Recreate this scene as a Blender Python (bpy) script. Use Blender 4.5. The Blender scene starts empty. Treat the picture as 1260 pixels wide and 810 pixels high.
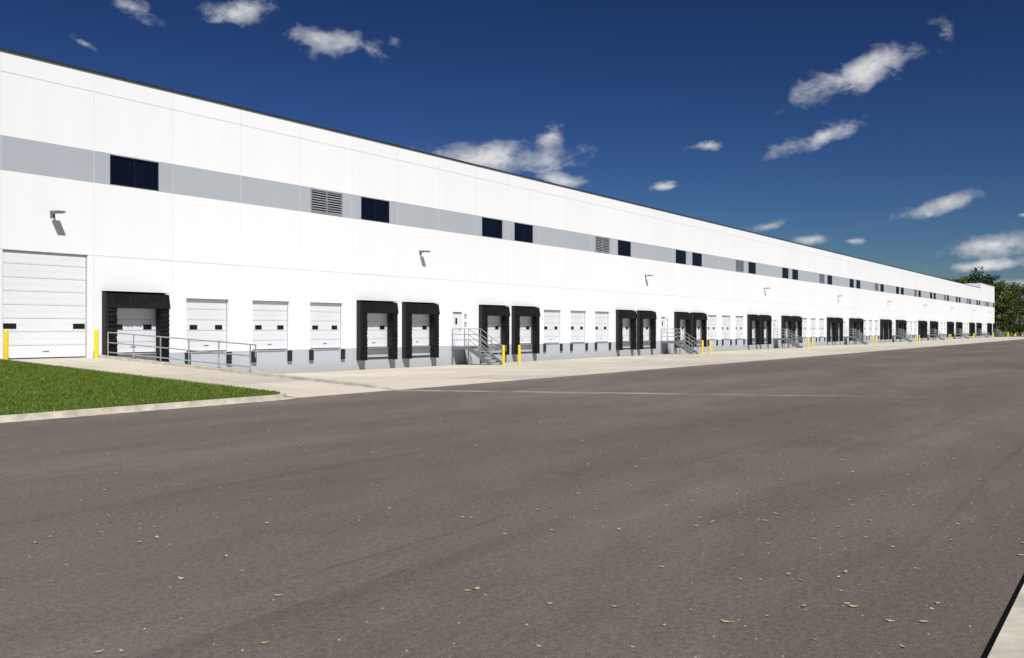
import bpy, math, random
from mathutils import Vector, Matrix
random.seed(7)
SC=bpy.context.scene
TH=math.radians(33.64)
F=36.63; C0=25.52; P=3.88; HC=1.98
FLOOR=.92; DT=3.39; J1=5.06; BB=8.08; BT=9.42; J2=11.88; RF=12.66
YE=20.33          # edge of concrete apron / asphalt
GZ=-.29           # dock pavement level at the wall
KMIN,KMAX=-16,71
SEND=C0+P*KMAX+P/2
LE=19.5           # right edge of lawn

# ---------------------------------------------------------------- materials
def newmat(name):
    m=bpy.data.materials.new(name); m.use_nodes=True
    nt=m.node_tree; b=nt.nodes['Principled BSDF']
    return m,nt,b
def N(nt,t,**k):
    n=nt.nodes.new(t)
    for a,v in k.items(): setattr(n,a,v)
    return n
def math_(nt,op,a,b=None,c=None,clamp=False):
    n=nt.nodes.new('ShaderNodeMath'); n.operation=op; n.use_clamp=clamp
    for i,v in enumerate((a,b,c)):
        if v is None: continue
        if isinstance(v,(int,float)): n.inputs[i].default_value=v
        else: nt.links.new(v,n.inputs[i])
    return n.outputs[0]
def mixc(nt,f,a,b,blend='MIX'):
    n=nt.nodes.new('ShaderNodeMix'); n.data_type='RGBA'; n.blend_type=blend
    for sock,v in ((n.inputs[0],f),(n.inputs[6],a),(n.inputs[7],b)):
        if isinstance(v,(int,float)): sock.default_value=v
        elif isinstance(v,(tuple,list)): sock.default_value=(*v[:3],1)
        else: nt.links.new(v,sock)
    return n.outputs[2]
def noise(nt,vec,scale,detail=4,rough=.55,dist=0):
    n=nt.nodes.new('ShaderNodeTexNoise'); n.inputs['Scale'].default_value=scale
    n.inputs['Detail'].default_value=detail; n.inputs['Roughness'].default_value=rough
    n.inputs['Distortion'].default_value=dist
    if vec is not None: nt.links.new(vec,n.inputs['Vector'])
    return n.outputs['Fac']
def ramp(nt,f,lo,hi):
    n=nt.nodes.new('ShaderNodeMapRange'); n.interpolation_type='SMOOTHSTEP'
    nt.links.new(f,n.inputs[0]); n.inputs[1].default_value=lo; n.inputs[2].default_value=hi
    return n.outputs[0]
def objco(nt): return nt.nodes.new('ShaderNodeTexCoord').outputs['Object']
def mapping(nt,v,scale):
    n=nt.nodes.new('ShaderNodeMapping'); n.inputs['Scale'].default_value=scale
    nt.links.new(v,n.inputs['Vector']); return n.outputs[0]
def bump(nt,b,h,strength,dist):
    n=nt.nodes.new('ShaderNodeBump'); n.inputs['Strength'].default_value=strength
    n.inputs['Distance'].default_value=dist
    nt.links.new(h,n.inputs['Height']); nt.links.new(n.outputs[0],b.inputs['Normal'])
def simple(name,col,rough=.6,var=.12,scale=3.0,metal=0,bs=.0,spec=.5):
    m,nt,b=newmat(name)
    v=objco(nt); f=noise(nt,v,scale,3,.6)
    c=mixc(nt,ramp(nt,f,.3,.7),tuple(x*(1-var) for x in col),tuple(min(1,x*(1+var)) for x in col))
    nt.links.new(c,b.inputs['Base Color'])
    b.inputs['Roughness'].default_value=rough; b.inputs['Metallic'].default_value=metal
    b.inputs['Specular IOR Level'].default_value=spec
    if bs: bump(nt,b,noise(nt,v,scale*12,3),bs,.01)
    return m
def wallpaint(name,col,var=.03):
    m,nt,b=newmat(name); v=objco(nt)
    s=N(nt,'ShaderNodeSeparateXYZ'); nt.links.new(v,s.inputs[0])
    bay=math_(nt,'FLOOR',math_(nt,'DIVIDE',math_(nt,'SUBTRACT',s.outputs[0],C0-P/2),P))
    row=math_(nt,'GREATER_THAN',s.outputs[2],J1)
    wn=N(nt,'ShaderNodeTexWhiteNoise',noise_dimensions='1D')
    nt.links.new(math_(nt,'ADD',bay,math_(nt,'MULTIPLY',row,57.3)),wn.inputs['W'])
    st=noise(nt,mapping(nt,v,(1.6,1.6,.12)),1.0,4,.6)
    bl=noise(nt,v,.35,4,.6)
    f=math_(nt,'ADD',math_(nt,'MULTIPLY',wn.outputs[0],.4),math_(nt,'ADD',math_(nt,'MULTIPLY',ramp(nt,st,.35,.7),.3),math_(nt,'MULTIPLY',bl,.3)))
    c=mixc(nt,f,tuple(x*(1-2*var) for x in col),tuple(min(1,x*(1+var)) for x in col))
    d=ramp(nt,math_(nt,'ADD',s.outputs[2],math_(nt,'MULTIPLY',noise(nt,v,2.2,4,.65),-.5)),-.5,.35)
    c=mixc(nt,d,mixc(nt,.5,c,(.34,.31,.27)),c)
    nt.links.new(c,b.inputs['Base Color']); b.inputs['Roughness'].default_value=.75
    bump(nt,b,noise(nt,v,22,3),.15,.01)
    return m
M={}
M['white']=wallpaint('wall_white_paint',(.87,.87,.875),.025)
M['band']=wallpaint('wall_grey_paint',(.41,.44,.475))
M['base']=wallpaint('wall_base_grey',(.46,.50,.55))
M['joint']=simple('joint_sealant',(.66,.67,.68),.8)
M['seam']=simple('door_seam',(.40,.41,.43),.7)
M['coping']=simple('coping_dark',(.03,.032,.036),.45)
M['door']=simple('door_white',(.70,.715,.74),.55,.02,.8,spec=.3)
M['gdoor']=simple('overhead_door_white',(.77,.78,.80),.55,.02,.8,spec=.3)
M['glass']=simple('window_glass',(.004,.006,.016),.12,.2,1.2,spec=.2)
M['lite']=simple('door_lite',(.012,.012,.014),.2)
M['frame']=simple('window_frame',(.012,.014,.022),.5,spec=.2)
M['louver']=simple('louver_metal',(.28,.30,.32),.5)
M['dark']=simple('dark_void',(.02,.02,.022),.9)
M['rubber']=simple('bumper_rubber',(.015,.015,.015),.8,.3,9,bs=.3)
M['vinyl']=simple('shelter_vinyl',(.010,.009,.009),.5,.4,4,bs=.3,spec=.25)
M['galv']=simple('galvanised_steel',(.42,.43,.44),.45,.12,6,metal=.6)
M['steel']=simple('grey_steel',(.2,.21,.22),.5,.15,6,metal=.3)
M['yellow']=simple('yellow_paint',(.84,.62,.02),.5,.08,5)
M['orange']=simple('orange_plastic',(.65,.10,.02),.5)
M['kerb']=simple('kerb_concrete',(.52,.475,.395),.85,.2,2.5,bs=.3)
M['signw']=simple('sign_white',(.7,.7,.7),.5)
M['signr']=simple('sign_dark',(.10,.06,.06),.5)
M['roof']=simple('roof_membrane',(.5,.5,.5),.8)
M['leafdry']=simple('dry_leaf',(.42,.31,.18),.8,.45,3)
M['pebble']=simple('grit',(.36,.32,.27),.9,.4,3)
M['bark']=simple('bark',(.10,.08,.06),.9)

# asphalt
m,nt,b=newmat('asphalt'); v=objco(nt); M['asphalt']=m
s=N(nt,'ShaderNodeSeparateXYZ'); nt.links.new(v,s.inputs[0]); sx,sy=s.outputs[0],s.outputs[1]
fine=noise(nt,v,75,3,.8); fine2=noise(nt,v,17,4,.85)
big=noise(nt,mapping(nt,v,(.05,.22,1)),1.0,5,.6,.4)
mid=noise(nt,mapping(nt,v,(.28,.7,1)),1.0,7,.72,.4)
c=mixc(nt,ramp(nt,big,.32,.68),(.128,.106,.093),(.180,.152,.133))
c=mixc(nt,math_(nt,'MULTIPLY',ramp(nt,mid,.42,.66),.5),c,(.110,.091,.080))
pale=noise(nt,mapping(nt,v,(.5,1.1,1)),1.3,7,.75,.2)
c=mixc(nt,math_(nt,'MULTIPLY',ramp(nt,pale,.54,.74),.34),c,(.24,.21,.185))
# tyre tracks sweeping along the yard
trn=noise(nt,mapping(nt,v,(.035,1.6,1)),1.0,3,.6,.6)
c=mixc(nt,math_(nt,'MULTIPLY',ramp(nt,trn,.60,.70),.35),c,(.085,.072,.064))
g=math_(nt,'ADD',math_(nt,'MULTIPLY',fine,.55),math_(nt,'MULTIPLY',fine2,.45))
gr=N(nt,'ShaderNodeMapRange'); nt.links.new(g,gr.inputs[0]); gr.inputs[1].default_value=.34; gr.inputs[2].default_value=.66
gr.inputs[3].default_value=.35; gr.inputs[4].default_value=1.65; gr.clamp=False
gc=N(nt,'ShaderNodeCombineColor')
for i in range(3): nt.links.new(gr.outputs[0],gc.inputs[i])
c=mixc(nt,1.0,c,gc.outputs[0],'MULTIPLY')
vo2=N(nt,'ShaderNodeTexVoronoi'); vo2.inputs['Scale'].default_value=24; nt.links.new(v,vo2.inputs['Vector'])
c=mixc(nt,math_(nt,'MULTIPLY',ramp(nt,vo2.outputs['Distance'],.18,.08),.55),c,(.38,.34,.29))
fr=math_(nt,'ABSOLUTE',math_(nt,'SUBTRACT',math_(nt,'FRACT',math_(nt,'DIVIDE',math_(nt,'ADD',sy,math_(nt,'MULTIPLY',noise(nt,mapping(nt,v,(.15,.15,1)),1.,3),.35)),3.9)),.5))
seam=math_(nt,'MULTIPLY',ramp(nt,fr,.012,.002),ramp(nt,noise(nt,mapping(nt,v,(.3,.3,1)),1.,4),.35,.65))
c=mixc(nt,math_(nt,'MULTIPLY',seam,.4),c,(.07,.058,.05))
ln=math_(nt,'ADD',sx,math_(nt,'MULTIPLY',sy,.42)); ln=math_(nt,'SUBTRACT',ln,32.2)
ln=math_(nt,'ABSOLUTE',math_(nt,'ADD',ln,math_(nt,'MULTIPLY',math_(nt,'SUBTRACT',noise(nt,v,.5,3),.5),.9)))
dust=math_(nt,'MULTIPLY',ramp(nt,ln,.5,.05),ramp(nt,noise(nt,v,.55,5,.7),.3,.6))
dust=math_(nt,'MULTIPLY',dust,ramp(nt,sy,3.,15.))
c=mixc(nt,math_(nt,'MULTIPLY',dust,.8),c,(.42,.38,.33))
ed=math_(nt,'MULTIPLY',ramp(nt,sy,YE-1.6,YE),ramp(nt,noise(nt,v,1.2,5,.7),.4,.7))
c=mixc(nt,math_(nt,'MULTIPLY',ed,.5),c,(.32,.28,.235))
vo=N(nt,'ShaderNodeTexVoronoi'); vo.inputs['Scale'].default_value=.17; nt.links.new(v,vo.inputs['Vector'])
sp=math_(nt,'MULTIPLY',ramp(nt,math_(nt,'ADD',vo.outputs['Distance'],math_(nt,'MULTIPLY',noise(nt,v,3,4),.09)),.10,.06),.4)
c=mixc(nt,sp,c,(.075,.062,.054))
nt.links.new(c,b.inputs['Base Color']); b.inputs['Roughness'].default_value=.9; b.inputs['Specular IOR Level'].default_value=.2
bump(nt,b,g,.9,.014)

def concrete(name,col,px,py,ox,oy):
    m,nt,b=newmat(name); v=objco(nt)
    s=N(nt,'ShaderNodeSeparateXYZ'); nt.links.new(v,s.inputs[0])
    ux=math_(nt,'DIVIDE',math_(nt,'SUBTRACT',s.outputs[0],ox),px); uy=math_(nt,'DIVIDE',math_(nt,'SUBTRACT',s.outputs[1],oy),py)
    wn=N(nt,'ShaderNodeTexWhiteNoise',noise_dimensions='2D'); cb=N(nt,'ShaderNodeCombineXYZ')
    nt.links.new(math_(nt,'FLOOR',ux),cb.inputs[0]); nt.links.new(math_(nt,'FLOOR',uy),cb.inputs[1]); nt.links.new(cb.outputs[0],wn.inputs['Vector'])
    def edge(u,p): 
        e=math_(nt,'SUBTRACT',.5,math_(nt,'ABSOLUTE',math_(nt,'SUBTRACT',math_(nt,'FRACT',u),.5)))
        return math_(nt,'LESS_THAN',math_(nt,'MULTIPLY',e,p),.018)
    j=math_(nt,'MAXIMUM',edge(ux,px),edge(uy,py))
    f=math_(nt,'ADD',math_(nt,'MULTIPLY',wn.outputs[0],.4),math_(nt,'MULTIPLY',noise(nt,v,.5,6,.65),.75))
    c=mixc(nt,ramp(nt,f,.15,.95),tuple(x*.78 for x in col),tuple(x*1.12 for x in col))
    st=noise(nt,mapping(nt,v,(1.2,.12,1)),1.,4,.6)
    c=mixc(nt,math_(nt,'MULTIPLY',ramp(nt,st,.5,.75),.3),c,(.24,.21,.17))
    sp=noise(nt,v,30,3,.7)
    c=mixc(nt,math_(nt,'MULTIPLY',ramp(nt,sp,.5,.75),.3),c,(.27,.24,.19))
    c=mixc(nt,math_(nt,'MULTIPLY',j,.7),c,(.14,.13,.11))
    nt.links.new(c,b.inputs['Base Color']); b.inputs['Roughness'].default_value=.88
    bump(nt,b,sp,.3,.01)
    return m
M['apron']=concrete('apron_concrete',(.57,.52,.43),P,4.07,C0-P/2,YE)
M['ramp']=concrete('ramp_concrete',(.56,.51,.42),4.3,4.0,19.5,YE)

def grassmat(name,a,bc):
    m,nt,b=newmat(name); v=objco(nt)
    f=noise(nt,v,.8,5,.65); f2=noise(nt,v,14,4,.75)
    c=mixc(nt,ramp(nt,f,.3,.7),a,bc)
    c=mixc(nt,math_(nt,'MULTIPLY',ramp(nt,f2,.45,.7),.6),c,tuple(x*.45 for x in a))
    nt.links.new(c,b.inputs['Base Color']); b.inputs['Roughness'].default_value=.9; b.inputs['Specular IOR Level'].default_value=.1
    bump(nt,b,f2,.8,.05); return m
M['lawn']=grassmat('lawn_grass',(.055,.09,.012),(.08,.125,.018))
M['field']=grassmat('field_grass',(.09,.13,.03),(.14,.16,.05))
m,nt,b=newmat('grass_blade'); M['blade']=m
gi=N(nt,'ShaderNodeNewGeometry')
v=objco(nt)
c=mixc(nt,gi.outputs['Random Per Island'],(.04,.08,.008),(.18,.26,.035))
c=mixc(nt,math_(nt,'MULTIPLY',ramp(nt,noise(nt,v,1.1,5,.7),.42,.68),.45),c,(.17,.18,.045))
c=mixc(nt,math_(nt,'MULTIPLY',ramp(nt,noise(nt,v,3.5,4,.7),.5,.7),.45),c,(.03,.065,.008))
nt.links.new(c,b.inputs['Base Color']); b.inputs['Roughness'].default_value=.7; b.inputs['Specular IOR Level'].default_value=.15
m,nt,b=newmat('tree_leaves'); M['leaf']=m
gi=N(nt,'ShaderNodeNewGeometry'); oi=N(nt,'ShaderNodeObjectInfo')
c=mixc(nt,gi.outputs['Random Per Island'],(.028,.058,.012),(.095,.145,.028))
c=mixc(nt,math_(nt,'MULTIPLY',oi.outputs['Random'],.45),c,(.12,.13,.022))
nt.links.new(c,b.inputs['Base Color']); b.inputs['Roughness'].default_value=.8; b.inputs['Specular IOR Level'].default_value=.15

# ---------------------------------------------------------------- mesh builder
class B:
    def __init__(s): s.v=[];s.f=[];s.m=[];s.mats=[]
    def mi(s,k):
        if k not in s.mats: s.mats.append(k)
        return s.mats.index(k)
    def poly(s,pts,k):
        i=len(s.v); s.v+= [tuple(p) for p in pts]; s.f.append(tuple(range(i,i+len(pts)))); s.m.append(s.mi(k))
    def box(s,a,b,k):
        x0,y0,z0=a;x1,y1,z1=b
        i=len(s.v); s.v+=[(x0,y0,z0),(x1,y0,z0),(x1,y1,z0),(x0,y1,z0),(x0,y0,z1),(x1,y0,z1),(x1,y1,z1),(x0,y1,z1)]
        for q in ((0,3,2,1),(4,5,6,7),(0,1,5,4),(1,2,6,5),(2,3,7,6),(3,0,4,7)):
            s.f.append(tuple(i+j for j in q)); s.m.append(s.mi(k))
    def prism(s,prof,x0,x1,k):
        n=len(prof); i=len(s.v)
        s.v+=[(x0,y,z) for y,z in prof]+[(x1,y,z) for y,z in prof]
        for j in range(n):
            s.f.append((i+j,i+(j+1)%n,i+n+(j+1)%n,i+n+j)); s.m.append(s.mi(k))
        s.f.append(tuple(i+j for j in range(n))[::-1]); s.m.append(s.mi(k))
        s.f.append(tuple(i+n+j for j in range(n))); s.m.append(s.mi(k))
    def tube(s,a,b,r,k,n=8,r2=None):
        a=Vector(a);b=Vector(b);d=(b-a).normalized()
        u=d.orthogonal().normalized();w=d.cross(u); i=len(s.v); r2=r if r2 is None else r2
        for p,rr in ((a,r),(b,r2)):
            for j in range(n):
                t=2*math.pi*j/n; s.v.append(tuple(p+(u*math.cos(t)+w*math.sin(t))*rr))
        for j in range(n):
            s.f.append((i+j,i+(j+1)%n,i+n+(j+1)%n,i+n+j)); s.m.append(s.mi(k))
        s.f.append(tuple(i+j for j in range(n))[::-1]); s.m.append(s.mi(k))
        s.f.append(tuple(i+n+j for j in range(n))); s.m.append(s.mi(k))
    def mesh(s,name):
        me=bpy.data.meshes.new(name); me.from_pydata(s.v,[],s.f)
        for k in s.mats: me.materials.append(M[k])
        me.polygons.foreach_set('material_index',s.m); me.update(); return me
def obj(name,me,loc=(0,0,0),parent=None,rot=0):
    if isinstance(me,B): me=me.mesh(name)
    o=bpy.data.objects.new(name,me); SC.collection.objects.link(o); o.location=loc; o.rotation_euler[2]=rot
    if parent: o.parent=parent
    return o
def empty(name,loc=(0,0,0)):
    o=bpy.data.objects.new(name,None); SC.collection.objects.link(o); o.location=loc; return o

# ---------------------------------------------------------------- ground
g=B()
xs=[-2500,LE+.2,SEND-.2,3000]; ys=[-2500,YE+.1,150,2500]
for i in range(3):
    for j in range(3):
        if i==1 and j==1: continue
        g.poly([(xs[i],ys[j],-.03),(xs[i+1],ys[j],-.03),(xs[i+1],ys[j+1],-.03),(xs[i],ys[j+1],-.03)],'field')
obj('ground',g)
a=B(); a.poly([(-150,.77,0),(332,.77,0),(332,YE,0),(-150,YE,0)],'asphalt')
obj('asphalt_yard',a)
def apz(y): return GZ*(y-YE)/(F-YE)
a=B(); a.poly([(23.9,YE,.0),(318,YE,.0),(318,F,GZ),(23.9,F,GZ)],'apron')
a.poly([(SEND,F,GZ),(318,F,GZ),(318,F+60,GZ),(SEND,F+60,GZ)],'apron')
obj('concrete_apron',a)
RZ=.80
def rz(y): return RZ*(y-YE)/(F-YE)
r=B(); r.poly([(LE+.05,YE,.004),(23.62,YE,.004),(23.62,F,RZ),(LE+.05,F,RZ)],'ramp')
obj('driveway_ramp',r)
w=B()
prof=[(F,-.5),(F,RZ+.10),(YE+1.2,rz(YE+1.2)+.10),(YE+.3,rz(YE+.3)+.03),(YE+.3,-.5)]
w.prism(prof,23.6,23.88,'kerb'); obj('ramp_retaining_wall',w)
def lz(y): 
    return .11+(RZ-.09)*max(0,(y-YE-.3))/(F-YE)
KR=.9
def lawn_outline():
    pts=[(-150,YE+.2)]
    cx,cy=LE-KR,YE+.2+KR
    for i in range(9):
        t=-math.pi/2+math.pi/2*i/8; pts.append((cx+KR*math.cos(t),cy+KR*math.sin(t)))
    pts.append((LE,F)); return pts
lo=lawn_outline()
l=B()
for i in range(1,9):
    (x0,y0),(x1,y1)=lo[i],lo[i+1]
    l.poly([(x0,y0,lz(y0)),(x1,y1,lz(y1)),(x1,F,lz(F)),(x0,F,lz(F))],'lawn')
l.poly([(lo[0][0],lo[0][1],lz(lo[0][1])),(lo[1][0],lo[1][1],lz(lo[1][1])),(lo[1][0],F,lz(F)),(lo[0][0],F,lz(F))],'lawn')
obj('lawn',l)
k=B()
path=[(x,y) for x,y in lo[:-1]]+[(LE,YE+.2+KR+2.5)]
def offset(path,d):
    out=[]
    for i,p in enumerate(path):
        a_=Vector(path[max(0,i-1)]); b_=Vector(path[min(len(path)-1,i+1)]); t=(b_-a_).normalized()
        out.append((p[0]+t.y*d,p[1]-t.x*d))
    return out
inn=path; out=offset(path,.16); gut=offset(path,.50)
for i in range(len(path)-1):
    def hz(p): return max(.125,lz(p[1])+.012)
    A,Bb=inn[i],inn[i+1];C,D=out[i],out[i+1];E,G=gut[i],gut[i+1]
    k.poly([(*C,hz(A)),(*D,hz(Bb)),(*Bb,hz(Bb)),(*A,hz(A))],'kerb')
    k.poly([(*C,-.02),(*D,-.02),(*D,hz(Bb)),(*C,hz(A))],'kerb')
    if i<8: k.poly([(*E,.008),(*G,.008),(*D,.014),(*C,.014)],'kerb')
obj('lawn_kerb',k)
bl=B(); vv=[];ff=[]
rnd=random.Random(3)
for i in range(80000):
    y=YE+.22+(F-YE-.3)*rnd.random()
    xmin=.5364*y-1.5; x=xmin+(LE-xmin)*rnd.random()
    if y<YE+.2+KR and x>LE-KR and (x-(LE-KR))**2+(y-(YE+.2+KR))**2>KR*KR: continue
    z=lz(y); h=rnd.uniform(.035,.09); t=rnd.uniform(0,6.28); wd=rnd.uniform(.006,.015)
    lx=rnd.gauss(0,.025); ly=rnd.gauss(0,.025); n=len(vv)
    vv+=[(x-wd*math.cos(t),y-wd*math.sin(t),z),(x+wd*math.cos(t),y+wd*math.sin(t),z),(x+lx,y+ly,z+h)]
    ff.append((n,n+1,n+2))
bl.v=vv;bl.f=ff;bl.mats=['blade'];bl.m=[0]*len(ff); obj('grass_blades',bl)
k=B()
x=-60
while x<320:
    k.box((x,.47,-.02),(x+2.99,.77,.10),'kerb'); x+=3.0
obj('roadside_kerb',k)
k=B(); k.poly([(-60,-.9,.094),(320,-.9,.094),(320,.47,.094),(-60,.47,.094)],'ramp'); obj('sidewalk',k)
k=B(); k.poly([(-300,-300,.09),(600,-300,.09),(600,-.9,.09),(-300,-.9,.09)],'lawn'); obj('roadside_lawn',k)

# ---------------------------------------------------------------- building
bld=empty('warehouse_building',(0,0,0))
W=B()
def q(x0,x1,z0,z1,k,y=F): 
    if x1-x0>1e-4 and z1-z0>1e-4: W.poly([(x0,y,z0),(x1,y,z0),(x1,y,z1),(x0,y,z1)],k)
def reveal(x0,x1,z0,z1,d,k):
    W.poly([(x0,F,z0),(x0,F,z1),(x0,F+d,z1),(x0,F+d,z0)],k)
    W.poly([(x1,F,z1),(x1,F,z0),(x1,F+d,z0),(x1,F+d,z1)],k)
    W.poly([(x0,F,z1),(x1,F,z1),(x1,F+d,z1),(x0,F+d,z1)],k)
    W.poly([(x0,F,z0),(x0,F+d,z0),(x1,F+d,z0),(x1,F,z0)],k)
def kind(k):
    if k==-1: return 'drive'
    if k<0: return 'none'
    r=k%8
    if r==6: return 'man'
    return {0:'seal',7:'seal',4:'seal',5:'seal'}.get(r,'plain')
def band(k):
    if k in (-1,-4,-5): return ''
    return {0:'win',4:'win',7:'win',3:'lou'}.get(k%8,'')
for k in range(KMIN,KMAX+1):
    c=C0+P*k; x0=c-P/2;x1=c+P/2; kd=kind(k)
    basek='base' if k>=0 else 'white'
    if kd=='drive': oa,ob,zb,zt=19.76,23.30,RZ,J1
    elif kd=='none': oa=ob=None; zb=FLOOR;zt=J1
    elif kd=='man': oa,ob,zb,zt=c-.5,c+.5,FLOOR,FLOOR+2.15
    else: oa,ob,zb,zt=c-1.22,c+1.22,FLOOR,DT
    q(x0,x1,-.5,zb,basek)
    if oa is None: q(x0,x1,zb,J1,'white')
    else:
        q(x0,oa,zb,zt,'white'); q(ob,x1,zb,zt,'white'); q(x0,x1,zt,J1,'white')
        reveal(oa,ob,zb,zt,.22,'white')
    q(x0,x1,J1,BB,'white')
    if band(k):
        wa,wb,z0,z1=c-1.2,c+1.2,BB+.03,BT-.05
        q(x0,x1,BB,z0,'band');q(x0,x1,z1,BT,'band');q(x0,wa,z0,z1,'band');q(wb,x1,z0,z1,'band')
        reveal(wa,wb,z0,z1,.09,'band')
    else: q(x0,x1,BB,BT,'band')
    top=RF if x0<272 else 13.95
    q(x0,x1,BT,top,'white')
XL=C0+P*KMIN-P/2
xs_=C0+P*math.ceil((272-C0+P/2)/P)-P/2
W.poly([(XL,F,-.5),(XL,F,RF),(XL,F+110,RF),(XL,F+110,-.5)],'white')
W.poly([(SEND,F,-.5),(SEND,F+110,-.5),(SEND,F+110,RF),(SEND,F,RF)],'white')
W.poly([(SEND,F,RF),(SEND,F+12,RF),(SEND,F+12,13.95),(SEND,F,13.95)],'white')
W.poly([(XL,F+110,-.5),(XL,F+110,RF),(SEND,F+110,RF),(SEND,F+110,-.5)],'white')
W.poly([(XL,F+.3,RF-.5),(SEND,F+.3,RF-.5),(SEND,F+110,RF-.5),(XL,F+110,RF-.5)],'roof')
W.poly([(XL,F+.3,RF-.5),(XL,F+.3,RF),(SEND,F+.3,RF),(SEND,F+.3,RF-.5)],'white')
W.poly([(xs_,F+.0,RF),(xs_,F+12,RF),(xs_,F+12,13.95),(xs_,F,13.95)],'white')
W.poly([(xs_,F+12,RF-.5),(SEND,F+12,RF-.5),(SEND,F+12,13.95),(xs_,F+12,13.95)],'white')
W.poly([(xs_,F,13.9),(SEND,F,13.9),(SEND,F+12,13.9),(xs_,F+12,13.9)],'roof')
obj('walls',W,parent=bld)
cp=B(); cp.box((XL-.05,F-.05,RF),(xs_,F+.34,RF+.085),'coping'); cp.box((xs_-.04,F-.05,13.95),(SEND+.05,F+.34,14.03),'joint')
obj('roof_coping',cp,parent=bld)
jb=B()
for k in range(KMIN,KMAX+2):
    x=C0+P*k-P/2; zb=FLOOR if k>=0 else RZ
    jb.box((x-.010,F-.003,zb if k!=0 else RZ+.2),(x+.010,F+.01,J1-.015),'joint')
    jb.box((x-.010,F-.003,J1+.015),(x+.010,F+.01,RF-.005),'joint')
for z in (J1,J2):
    jb.box((XL,F-.006,z-.016),(SEND,F+.01,z+.016),'joint')
obj('panel_joints',jb,parent=bld)

def secdoor(w,h,n,lites,lz_,mk):
    # local y=0 is the face of the frame, panels sit just behind it
    d=B(); d.box((-w/2-.02,.03,-.0),(w/2+.02,.06,h),'seam'); s_=h/n
    for i in range(n):
        z0=i*s_+.008; z1=(i+1)*s_-.008
        d.box((-w/2+.055,.010,z0),(w/2-.055,.029,z1),mk)
        d.box((-w/2+.075,.006,z0+.04),(w/2-.075,.0095,z0+s_*.46),mk)
        d.box((-w/2+.075,.006,z0+s_*.50),(w/2-.075,.0095,z1-.04),mk)
    # track / weather-strip frame
    d.box((-w/2,-.01,0),(-w/2+.05,.029,h),'seam'); d.box((w/2-.05,-.01,0),(w/2,.029,h),'seam'); d.box((-w/2+.051,-.01,h-.05),(w/2-.051,.029,h),'seam')
    for lx,lw in lites:
        d.box((lx-lw/2-.03,-.008,lz_-.03),(lx+lw/2+.03,.0055,lz_+.18),'frame')
        d.box((lx-lw/2,-.012,lz_),(lx+lw/2,-.0085,lz_+.15),'lite')
    d.box((-w/2+.051,-.005,0),(w/2-.051,.0055,.05),'rubber')
    d.box((-.12,-.02,.28),(.12,.0055,.31),'steel')
    return d.mesh('dock_door')
dm=secdoor(2.44,DT-FLOOR,5,[(-.72,.36),(.72,.36)],1.07,'door')
gm=secdoor(3.54,J1-RZ,8,[(-1.46,.46),(1.42,.46)],1.22,'gdoor')
md=B(); md.box((-.5,0,0),(.5,.05,2.15),'seam'); md.box((-.44,-.03,.02),(.44,-.002,2.09),'door'); md.box((.30,-.07,1.0),(.40,-.03,1.06),'steel'); md.box((-.10,-.036,1.35),(.10,-.031,1.75),'lite')
mdm=md.mesh('entry_door')
wd=B(); ww,wh=2.4,BT-.05-BB-.03
wd.box((-1.2,.03,0),(1.2,.06,wh),'glass')
for a_,b_ in (((-1.2,-.01,0),(-1.15,.029,wh)),((1.15,-.01,0),(1.2,.029,wh)),((-1.149,-.01,0),(1.149,.029,.05)),((-1.149,-.01,wh-.05),(1.149,.029,wh)),((-.02,-.0,.051),(.02,.029,wh-.051))):
    wd.box(a_,b_,'frame')
wdm=wd.mesh('window')
lv=B(); lv.box((-1.2,.06,0),(1.2,.08,wh),'dark')
for a_,b_ in (((-1.2,-.03,0),(-1.13,.059,wh)),((1.13,-.03,0),(1.2,.059,wh)),((-1.129,-.03,0),(1.129,.059,.06)),((-1.129,-.03,wh-.06),(1.129,.059,wh)),((-.03,-.03,.061),(.03,.02,wh-.061))):
    lv.box(a_,b_,'louver')
for i in range(9):
    z=.08+i*.128; lv.prism([(-.02,z),(-.02,z+.015),(.055,z+.085),(.055,z+.07)],-1.128,1.128,'louver')
lvm=lv.mesh('louver')
sh=B(); zt=3.54-FLOOR; zb=.24-FLOOR
rr=random.Random(5)
DX=-.36
for sgn in (-1,1):
    def bx(a,b,y0,y1,z0,z1,k): 
        xa,xb=sorted((sgn*a,sgn*b)); sh.box((xa,y0,z0),(xb,y1,z1),k)
    bx(1.5,1.12,DX,-.002,zb,zt-.56,'vinyl')
    n=13; H=(zt-.6-zb)/n
    for i in range(n):
        z0=zb+i*H; o=rr.uniform(0,.02)
        xa,xb=sorted((sgn*1.51,sgn*(1.08-o)))
        sh.prism([(DX-.005,z0+.0),(DX-.06-o,z0-.01),(DX-.02,z0+H),(DX-.005,z0+H)],xa,xb,'vinyl')
    bx(1.525,1.501,-.28,-.01,zb+.02,zt-.1,'rubber')
sh.prism([(-.002,zt-.55),(DX,zt-.60),(DX,zt-.05),(-.002,zt+.02)],-1.515,1.515,'vinyl')
n=15
for i in range(n):
    x0=-1.515+i*3.03/n; x1=x0+3.03/n+.01; o=rr.uniform(0,.03)
    sh.poly([(x0,DX-.005,zt-.05),(x0,DX-.04-o,zt-.68),(x1,DX-.09-o,zt-.68),(x1,DX-.01,zt-.05)],'vinyl')
sh.box((-1.54,DX-.03,zt+.02),(1.54,-.003,zt+.04),'rubber')
shm=sh.mesh('dock_shelter')
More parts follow.
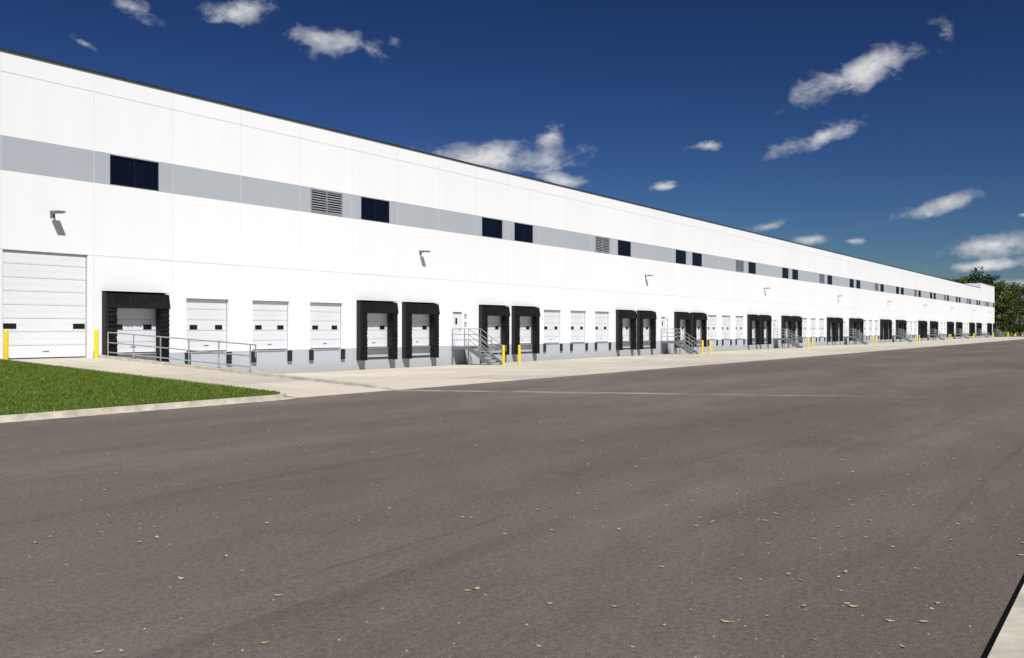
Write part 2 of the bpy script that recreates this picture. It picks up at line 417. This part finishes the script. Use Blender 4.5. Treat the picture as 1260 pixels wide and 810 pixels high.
def dockset(lip):
    d=B()
    for sx_ in (-1.18,1.18):
        for i in range(4):
            d.box((sx_-.125,-.11,-.58+i*.135),(sx_+.125,-.003,-.58+i*.135+.125),'rubber')
        d.box((sx_-.14,-.125,-.60),(sx_+.14,-.004,-.582),'steel'); d.box((sx_-.14,-.125,-.038),(sx_+.14,-.004,-.02),'steel')
    if lip:
        d.box((-1.0,-.06,-.32),(1.0,-.003,-.01),'steel'); d.box((-.95,-.09,-.05),(.95,-.061,-.012),'galv')
        d.box((-1.0,-.05,-.62),(1.0,-.003,-.54),'rubber')
    else:
        d.box((-.9,-.03,-.06),(.9,-.003,-.012),'galv')
    return d.mesh('dock_bumpers')
d1=dockset(True); d0=dockset(False)
for k in range(KMIN,KMAX+1):
    c=C0+P*k; kd=kind(k)
    if kd=='drive': obj('overhead_door',gm,(21.53,F+.07,RZ),bld)
    elif kd=='man': obj('entry_door',mdm,(c,F+.14,FLOOR),bld)
    elif kd in('seal','plain'):
        obj('dock_door',dm,(c,F+.14,FLOOR),bld)
        obj('dock_bumpers',d1 if kd=='seal' else d0,(c,F,FLOOR),bld)
        if kd=='seal': obj('dock_shelter',shm,(c-.06,F,FLOOR),bld)
    if band(k)=='win': obj('window',wdm,(c,F+.03,BB+.03),bld)
    if band(k)=='lou': obj('louver',lvm,(c,F+.01,BB+.03),bld)

lm=B(); lm.box((-.10,-.04,-.14),(.10,-.001,.12),'steel'); lm.box((-.035,-.30,-.02),(.035,-.04,.045),'steel')
lm.prism([(-.66,.02),(-.66,.08),(-.26,.10),(-.26,.0)],-.17,.17,'steel'); lm.box((-.12,-.60,-.012),(.12,-.33,.008),'signw')
lmm=lm.mesh('wall_lamp')
for k in [-9,-1]+list(range(5,KMAX,8)):
    obj('wall_lamp',lmm,(C0+P*k+.12,F,6.6),None)

def stairs():
    s=B(); H=FLOOR-GZ; n=7; rise=H/n; L=1.35; tr=.285; hw=.66
    s.box((-hw,-L,-.06),(hw,-.01,-.005),'galv')
    for x in (-hw,hw-.05):
        s.box((x,-L,-.22),(x+.05,-.01,-.061),'steel')
        for y in (-L,-.12): s.box((x,y,-H-.0),(x+.05,y+.06,-.22),'steel')
    for i in range(1,n):
        y1=-L-(i-1)*tr; s.box((-hw+.05,y1-tr,-i*rise-.04),(hw-.05,y1,-i*rise),'galv')
        s.box((-hw+.05,y1-.01,-i*rise+.0),(hw-.05,y1+.0,-i*rise+rise*.35),'steel')
    ye=-L-(n-1)*tr; ze=-(n-1)*rise
    for x in (-hw-.012,hw-.038):
        s.prism([(-L,-.26),(-L,.02),(ye,ze+.02),(ye-.05,ze-rise),(ye+.12,ze-rise)],x,x+.05,'steel')
    for x in (-hw+.02,hw-.02):
        P_=[(-.08,0),(-L+.0,0),(ye+.05,ze)]
        for y,z in P_+[(( -L+ye)/2,ze/2)]: s.tube((x,y,z-.05),(x,y,z+1.07),.026,'galv')
        for dz in (1.07,.72,.38):
            s.tube((x,-.08,dz),(x,-L,dz),.024,'galv'); s.tube((x,-L,dz),(x,ye+.05,ze+dz),.024,'galv')
        s.tube((x,ye+.05,ze+1.07),(x,ye-.22,ze+1.07),.022,'galv'); s.tube((x,ye-.22,ze+1.07),(x,ye-.22,ze+.7),.022,'galv')
    return s.mesh('loading_dock_stairs')
stm=stairs()
bo=B(); n=20
prof=[(.085,0),(.085,1.10),(.078,1.16),(.055,1.20),(.02,1.215)]
for j in range(len(prof)-1):
    for i in range(n):
        t0=2*math.pi*i/n;t1=2*math.pi*(i+1)/n;(r0,z0),(r1,z1)=prof[j],prof[j+1]
        bo.poly([(r0*math.cos(t0),r0*math.sin(t0),z0),(r0*math.cos(t1),r0*math.sin(t1),z0),(r1*math.cos(t1),r1*math.sin(t1),z1),(r1*math.cos(t0),r1*math.sin(t0),z1)],'yellow')
bo.poly([(.02*math.cos(2*math.pi*i/n),.02*math.sin(2*math.pi*i/n),1.215) for i in range(n)],'yellow')
bo.tube((0,0,-.05),(0,0,.012),.16,'kerb',20)
bom=bo.mesh('bollard')
sg=B(); sg.box((-.13,-.012,0),(.13,-.001,.36),'signw'); sg.box((-.10,-.016,.22),(.10,-.0125,.32),'signr'); sg.box((-.10,-.016,.05),(.10,-.0125,.08),'signr');sg.box((-.10,-.016,.12),(.10,-.0125,.15),'signr')
sgm=sg.mesh('wall_sign')
for k in range(6,KMAX,8):
    c=C0+P*k
    obj('loading_dock_stairs',stm,(c,F,FLOOR))
    for dx in(-.85,.9): 
        y=F-4.1; obj('bollard',bom,(c+dx,y,apz(y)))
    obj('wall_sign',sgm,(c+.82,F,2.62)); obj('wall_sign',sgm,(c+.82,F,2.1))
for s_ in (19.5,23.22):
    obj('bollard',bom,(s_,F-.72,rz(F-.72)))

h=B(); x=23.73; y0=F-.75; y1=F-9.4
zt_=lambda y: rz(y)+.10
ps=[y0+(y1-y0)*i/5 for i in range(6)]
for y in ps:
    h.tube((x,y,zt_(y)-.02),(x,y,zt_(y)+.98),.026,'galv'); h.box((x-.07,y-.07,zt_(y)+.002),(x+.07,y+.07,zt_(y)+.014),'steel')
for dz in (.98,.56,.16):
    h.tube((x,y0,zt_(y0)+dz),(x,y1,zt_(y1)+dz),.024,'galv')
h.tube((x,y1,zt_(y1)+.98),(x,y1-.28,zt_(y1-.28)+.98),.024,'galv'); h.tube((x,y1-.28,zt_(y1-.28)+.98),(x,y1-.28,zt_(y1)+.5),.024,'galv')
obj('ramp_handrail',h)

br=B()
for i,(z0,z1,kk) in enumerate(((0,.25,'orange'),(.25,.4,'signw'),(.4,.6,'orange'),(.6,.75,'signw'),(.75,1.0,'orange'))): br.tube((0,0,z0),(0,0,z1),.30-.02*i,kk,14,.29-.02*i)
br.tube((0,0,-.0),(0,0,.05),.38,'rubber',14)
bm_=br.mesh('traffic_barrel')
for p in ((299,31.0),(307,30)): obj('traffic_barrel',bm_,(p[0],p[1],apz(p[1])))

# fallen leaves & grit
lf=B(); rnd=random.Random(11)
def leaf(x,y,z,s_):
    t=rnd.uniform(0,6.28); c_,n_=math.cos(t),math.sin(t); cu=rnd.uniform(.15,.5)*s_
    pts=[(-1,0,cu),(-.3,-.5,.1*s_),(.5,-.42,.12*s_),(1,0,cu*.8),(.4,.5,.1*s_),(-.4,.45,.12*s_)]
    P2=[(x+s_*(a*c_-b*n_),y+s_*(a*n_+b*c_),z+.004+cc) for a,b,cc in pts]
    ce=(x,y,z+.003)
    for i in range(6): lf.poly([ce,P2[i],P2[(i+1)%6]],'leafdry')
def scatter(n,fn,r):
    c=0
    while c<n:
        x=r.uniform(1,60); y=.9+(YE-1)*r.random()**1.2
        cl=math.sin(x*.9+2)*math.sin(y*.7+x*.2)
        if r.random()>.45+.5*cl: continue
        fn(x,y); c+=1
scatter(800,lambda x,y: leaf(x,y,0,rnd.uniform(.014,.042)),rnd)
for i in range(170):
    leaf(rnd.uniform(5,26),.9+abs(rnd.gauss(0,2.6)),0,rnd.uniform(.014,.04))
for i in range(160):
    leaf(rnd.uniform(20,80),YE-.35+rnd.gauss(0,.3) if rnd.random()<.5 else rnd.uniform(YE-3,YE),0.002,rnd.uniform(.02,.04))
obj('fallen_leaves',lf)
gt=B()
def grit(x,y):
    s_=rnd.uniform(.004,.012); h_=s_*.8
    pts=[(x+s_*math.cos(a_),y+s_*math.sin(a_),.001) for a_ in (0,1.7,3,4.6)]; ap=(x,y,h_)
    for j in range(4): gt.poly([pts[j],pts[(j+1)%4],ap],'pebble')
scatter(4000,grit,rnd)
obj('loose_grit',gt)

# ---------------------------------------------------------------- distant trees
def tree(seed,H):
    r=random.Random(seed); t=B(); tw=.02*H
    t.tube((0,0,-.3),(0,0,H*.45),tw,'bark',8,tw*.7); t.tube((0,0,H*.45),(r.uniform(-.5,.5),0,H*.85),tw*.7,'bark',6,tw*.2)
    cl=[]
    for i in range(38):
        zz=r.uniform(.10,.97); rad=H*.30*math.sin(math.pi*min(1,(zz-.05)*.9+.14))**.6*r.uniform(.35,1.05)
        a_=r.uniform(0,6.28); cl.append((rad*math.cos(a_),rad*math.sin(a_),zz*H,H*r.uniform(.07,.12)))
    for cx,cy,cz,cr in cl:
        t.tube((0,0,max(H*.10,cz-cr*1.6)),(cx*.85,cy*.85,cz),tw*.25,'bark',4,tw*.08)
        for j in range(60):
            d=Vector((r.gauss(0,1),r.gauss(0,1),r.gauss(0,1))).normalized()*cr*r.uniform(.45,1.15)
            p=Vector((cx,cy,cz))+Vector((d.x,d.y,d.z*.75)); s_=r.uniform(.16,.36)
            u=Vector((r.gauss(0,1),r.gauss(0,1),r.gauss(0,1))).normalized(); w_=u.orthogonal().normalized()
            t.poly([p-u*s_,p-w_*s_*.7,p+u*s_,p+w_*s_*.7],'leaf')
    return t.mesh('tree_mesh')
tms=[tree(i,15+i*.7) for i in range(5)]
row=empty('distant_trees')
rt=random.Random(21)
for i in range(150):
    y=-150+i*2.0+rt.uniform(-2,2); x=rt.uniform(342,375)
    o=obj('tree',tms[rt.randrange(5)],(x,y,-.2),row,rt.uniform(0,6.28)); sc=rt.uniform(.85,1.10)
    if 40<y<64: sc=rt.uniform(1.12,1.28)
    elif y>=64: sc=.7
    o.scale=(sc,sc,sc*rt.uniform(.9,1.1))

# ---------------------------------------------------------------- world
wd_=bpy.data.worlds.new('World'); SC.world=wd_; wd_.use_nodes=True
nt=wd_.node_tree; bg=nt.nodes['Background']
sun_vec=Vector((-.6,-1.0,1.3)); el=math.atan2(1.3,math.hypot(.6,1)); az=math.atan2(-.6,-1.0)%(2*math.pi)
sky=N(nt,'ShaderNodeTexSky'); sky.sky_type='NISHITA'; sky.sun_disc=False; sky.sun_elevation=el; sky.sun_rotation=az
sky.altitude=300; sky.air_density=1.0; sky.dust_density=.3; sky.ozone_density=3.0
STR=.09
sk=mixc(nt,1.0,sky.outputs[0],(.40*STR,.66*STR,1.0*STR),'MULTIPLY')
gm_=N(nt,'ShaderNodeGamma'); gm_.inputs[1].default_value=1.8; nt.links.new(sk,gm_.inputs[0])
skyc=mixc(nt,1.0,gm_.outputs[0],(2.3/STR,1.10/STR,.68/STR),'MULTIPLY')
D=nt.nodes.new('ShaderNodeTexCoord').outputs['Generated']
def dot(v,vec):
    n=N(nt,'ShaderNodeVectorMath',operation='DOT_PRODUCT'); nt.links.new(v,n.inputs[0]); n.inputs[1].default_value=vec; return n.outputs['Value']
clouds=[ # azimuth, elevation, half width, half height (deg), tilt, strength
(-21.7,17.4,1.8,.8,-18,.8),(-16.2,17.6,2.5,.8,14,.9),(-10.4,16.5,2.9,.85,-6,1.0),
(-1.4,10.1,4.6,1.15,2,1.1),(2.4,11.3,1.4,.7,25,1.0),(3.0,8.8,1.9,.55,-8,1.0),
(20.2,14.3,4.3,.95,19,1.05),(17.9,10.8,2.9,.62,14,1.0),(11.4,10.6,1.8,.42,0,.8),(9.0,8.35,1.2,.36,0,.85),
(14.9,5.9,1.3,.38,15,.85),(17.3,5.1,1.4,.34,0,.9),(19.6,4.95,1.2,.28,0,.85),(24.3,6.8,2.3,.52,14,1.0),(26.4,4.45,3.0,.68,6,1.1),
(26.2,3.4,3.1,.38,3,1.0),(27.9,2.4,1.3,.38,0,1.),(-24,15.2,1.1,.33,-25,.6),(28.3,6.0,.9,.2,0,.8),
(40,9,4,1.2,5,1.),(-45,16,4,1.1,0,1.)]
Mx=None
for (a_,e_,w_,h_,tl,st) in clouds:
    wa=TH-math.radians(a_); e=math.radians(e_)
    c=Vector((math.cos(e)*math.cos(wa),math.cos(e)*math.sin(wa),math.sin(e)))
    right=Vector((math.sin(wa),-math.cos(wa),0)); up=right.cross(c)
    t=math.radians(tl); A=(right*math.cos(t)+up*math.sin(t))/math.radians(w_); Bv=(-right*math.sin(t)+up*math.cos(t))/math.radians(h_)
    cm=N(nt,'ShaderNodeCombineXYZ')
    nt.links.new(dot(D,A),cm.inputs[0]); nt.links.new(dot(D,Bv),cm.inputs[1])
    le=N(nt,'ShaderNodeVectorMath',operation='LENGTH'); nt.links.new(cm.outputs[0],le.inputs[0])
    base=math_(nt,'SUBTRACT',st,le.outputs['Value'])
    Mx=base if Mx is None else math_(nt,'MAXIMUM',Mx,base)
fw=dot(D,(math.cos(TH),math.sin(TH),0))
Mx=math_(nt,'SUBTRACT',math_(nt,'MAXIMUM',Mx,-2.),math_(nt,'MULTIPLY',math_(nt,'LESS_THAN',fw,0.),5))
def mp(v,loc,sc):
    n=nt.nodes.new('ShaderNodeMapping'); n.inputs['Location'].default_value=loc; n.inputs['Scale'].default_value=sc
    nt.links.new(v,n.inputs['Vector']); return n.outputs[0]
n1=noise(nt,mp(D,(0,0,0),(1,1,1.6)),30,7,.62,.2)
n2=noise(nt,mp(D,(-.007,-.007,.014),(1,1,1.6)),30,3,.6,.2)
dens=math_(nt,'ADD',Mx,math_(nt,'MULTIPLY',math_(nt,'SUBTRACT',n1,.5),3.0))
al=ramp(nt,dens,-.05,1.15)
rel=math_(nt,'MULTIPLY',math_(nt,'SUBTRACT',n1,n2),2.6)
lit=ramp(nt,math_(nt,'ADD',math_(nt,'SUBTRACT',.60,rel),math_(nt,'MULTIPLY',dens,.10)),.05,.95)
k1=1/STR
cc=mixc(nt,lit,(.36*k1,.40*k1,.46*k1),(.78*k1,.78*k1,.78*k1))
fin=mixc(nt,math_(nt,'MULTIPLY',al,.90),skyc,cc)
nt.links.new(fin,bg.inputs['Color']); bg.inputs['Strength'].default_value=STR
wd_.cycles.sampling_method='MANUAL'; wd_.cycles.sample_map_resolution=256

L=bpy.data.lights.new('sun','SUN'); L.energy=5.0; L.angle=math.radians(.5); L.color=(1,.975,.935)
so=bpy.data.objects.new('sun',L); SC.collection.objects.link(so); so.rotation_euler=(-sun_vec).to_track_quat('-Z','Y').to_euler(); so.location=(0,-20,60)
cam=bpy.data.cameras.new('camera'); co=bpy.data.objects.new('camera',cam); SC.collection.objects.link(co)
cam.sensor_width=36; cam.lens=36*1178/1260; cam.clip_end=6000; cam.clip_start=.05
co.location=(0,0,HC); co.rotation_euler=(math.pi/2,0,TH-math.pi/2); SC.camera=co
SC.view_settings.view_transform='Standard'; SC.view_settings.look='None'; SC.view_settings.exposure=0; SC.view_settings.gamma=1
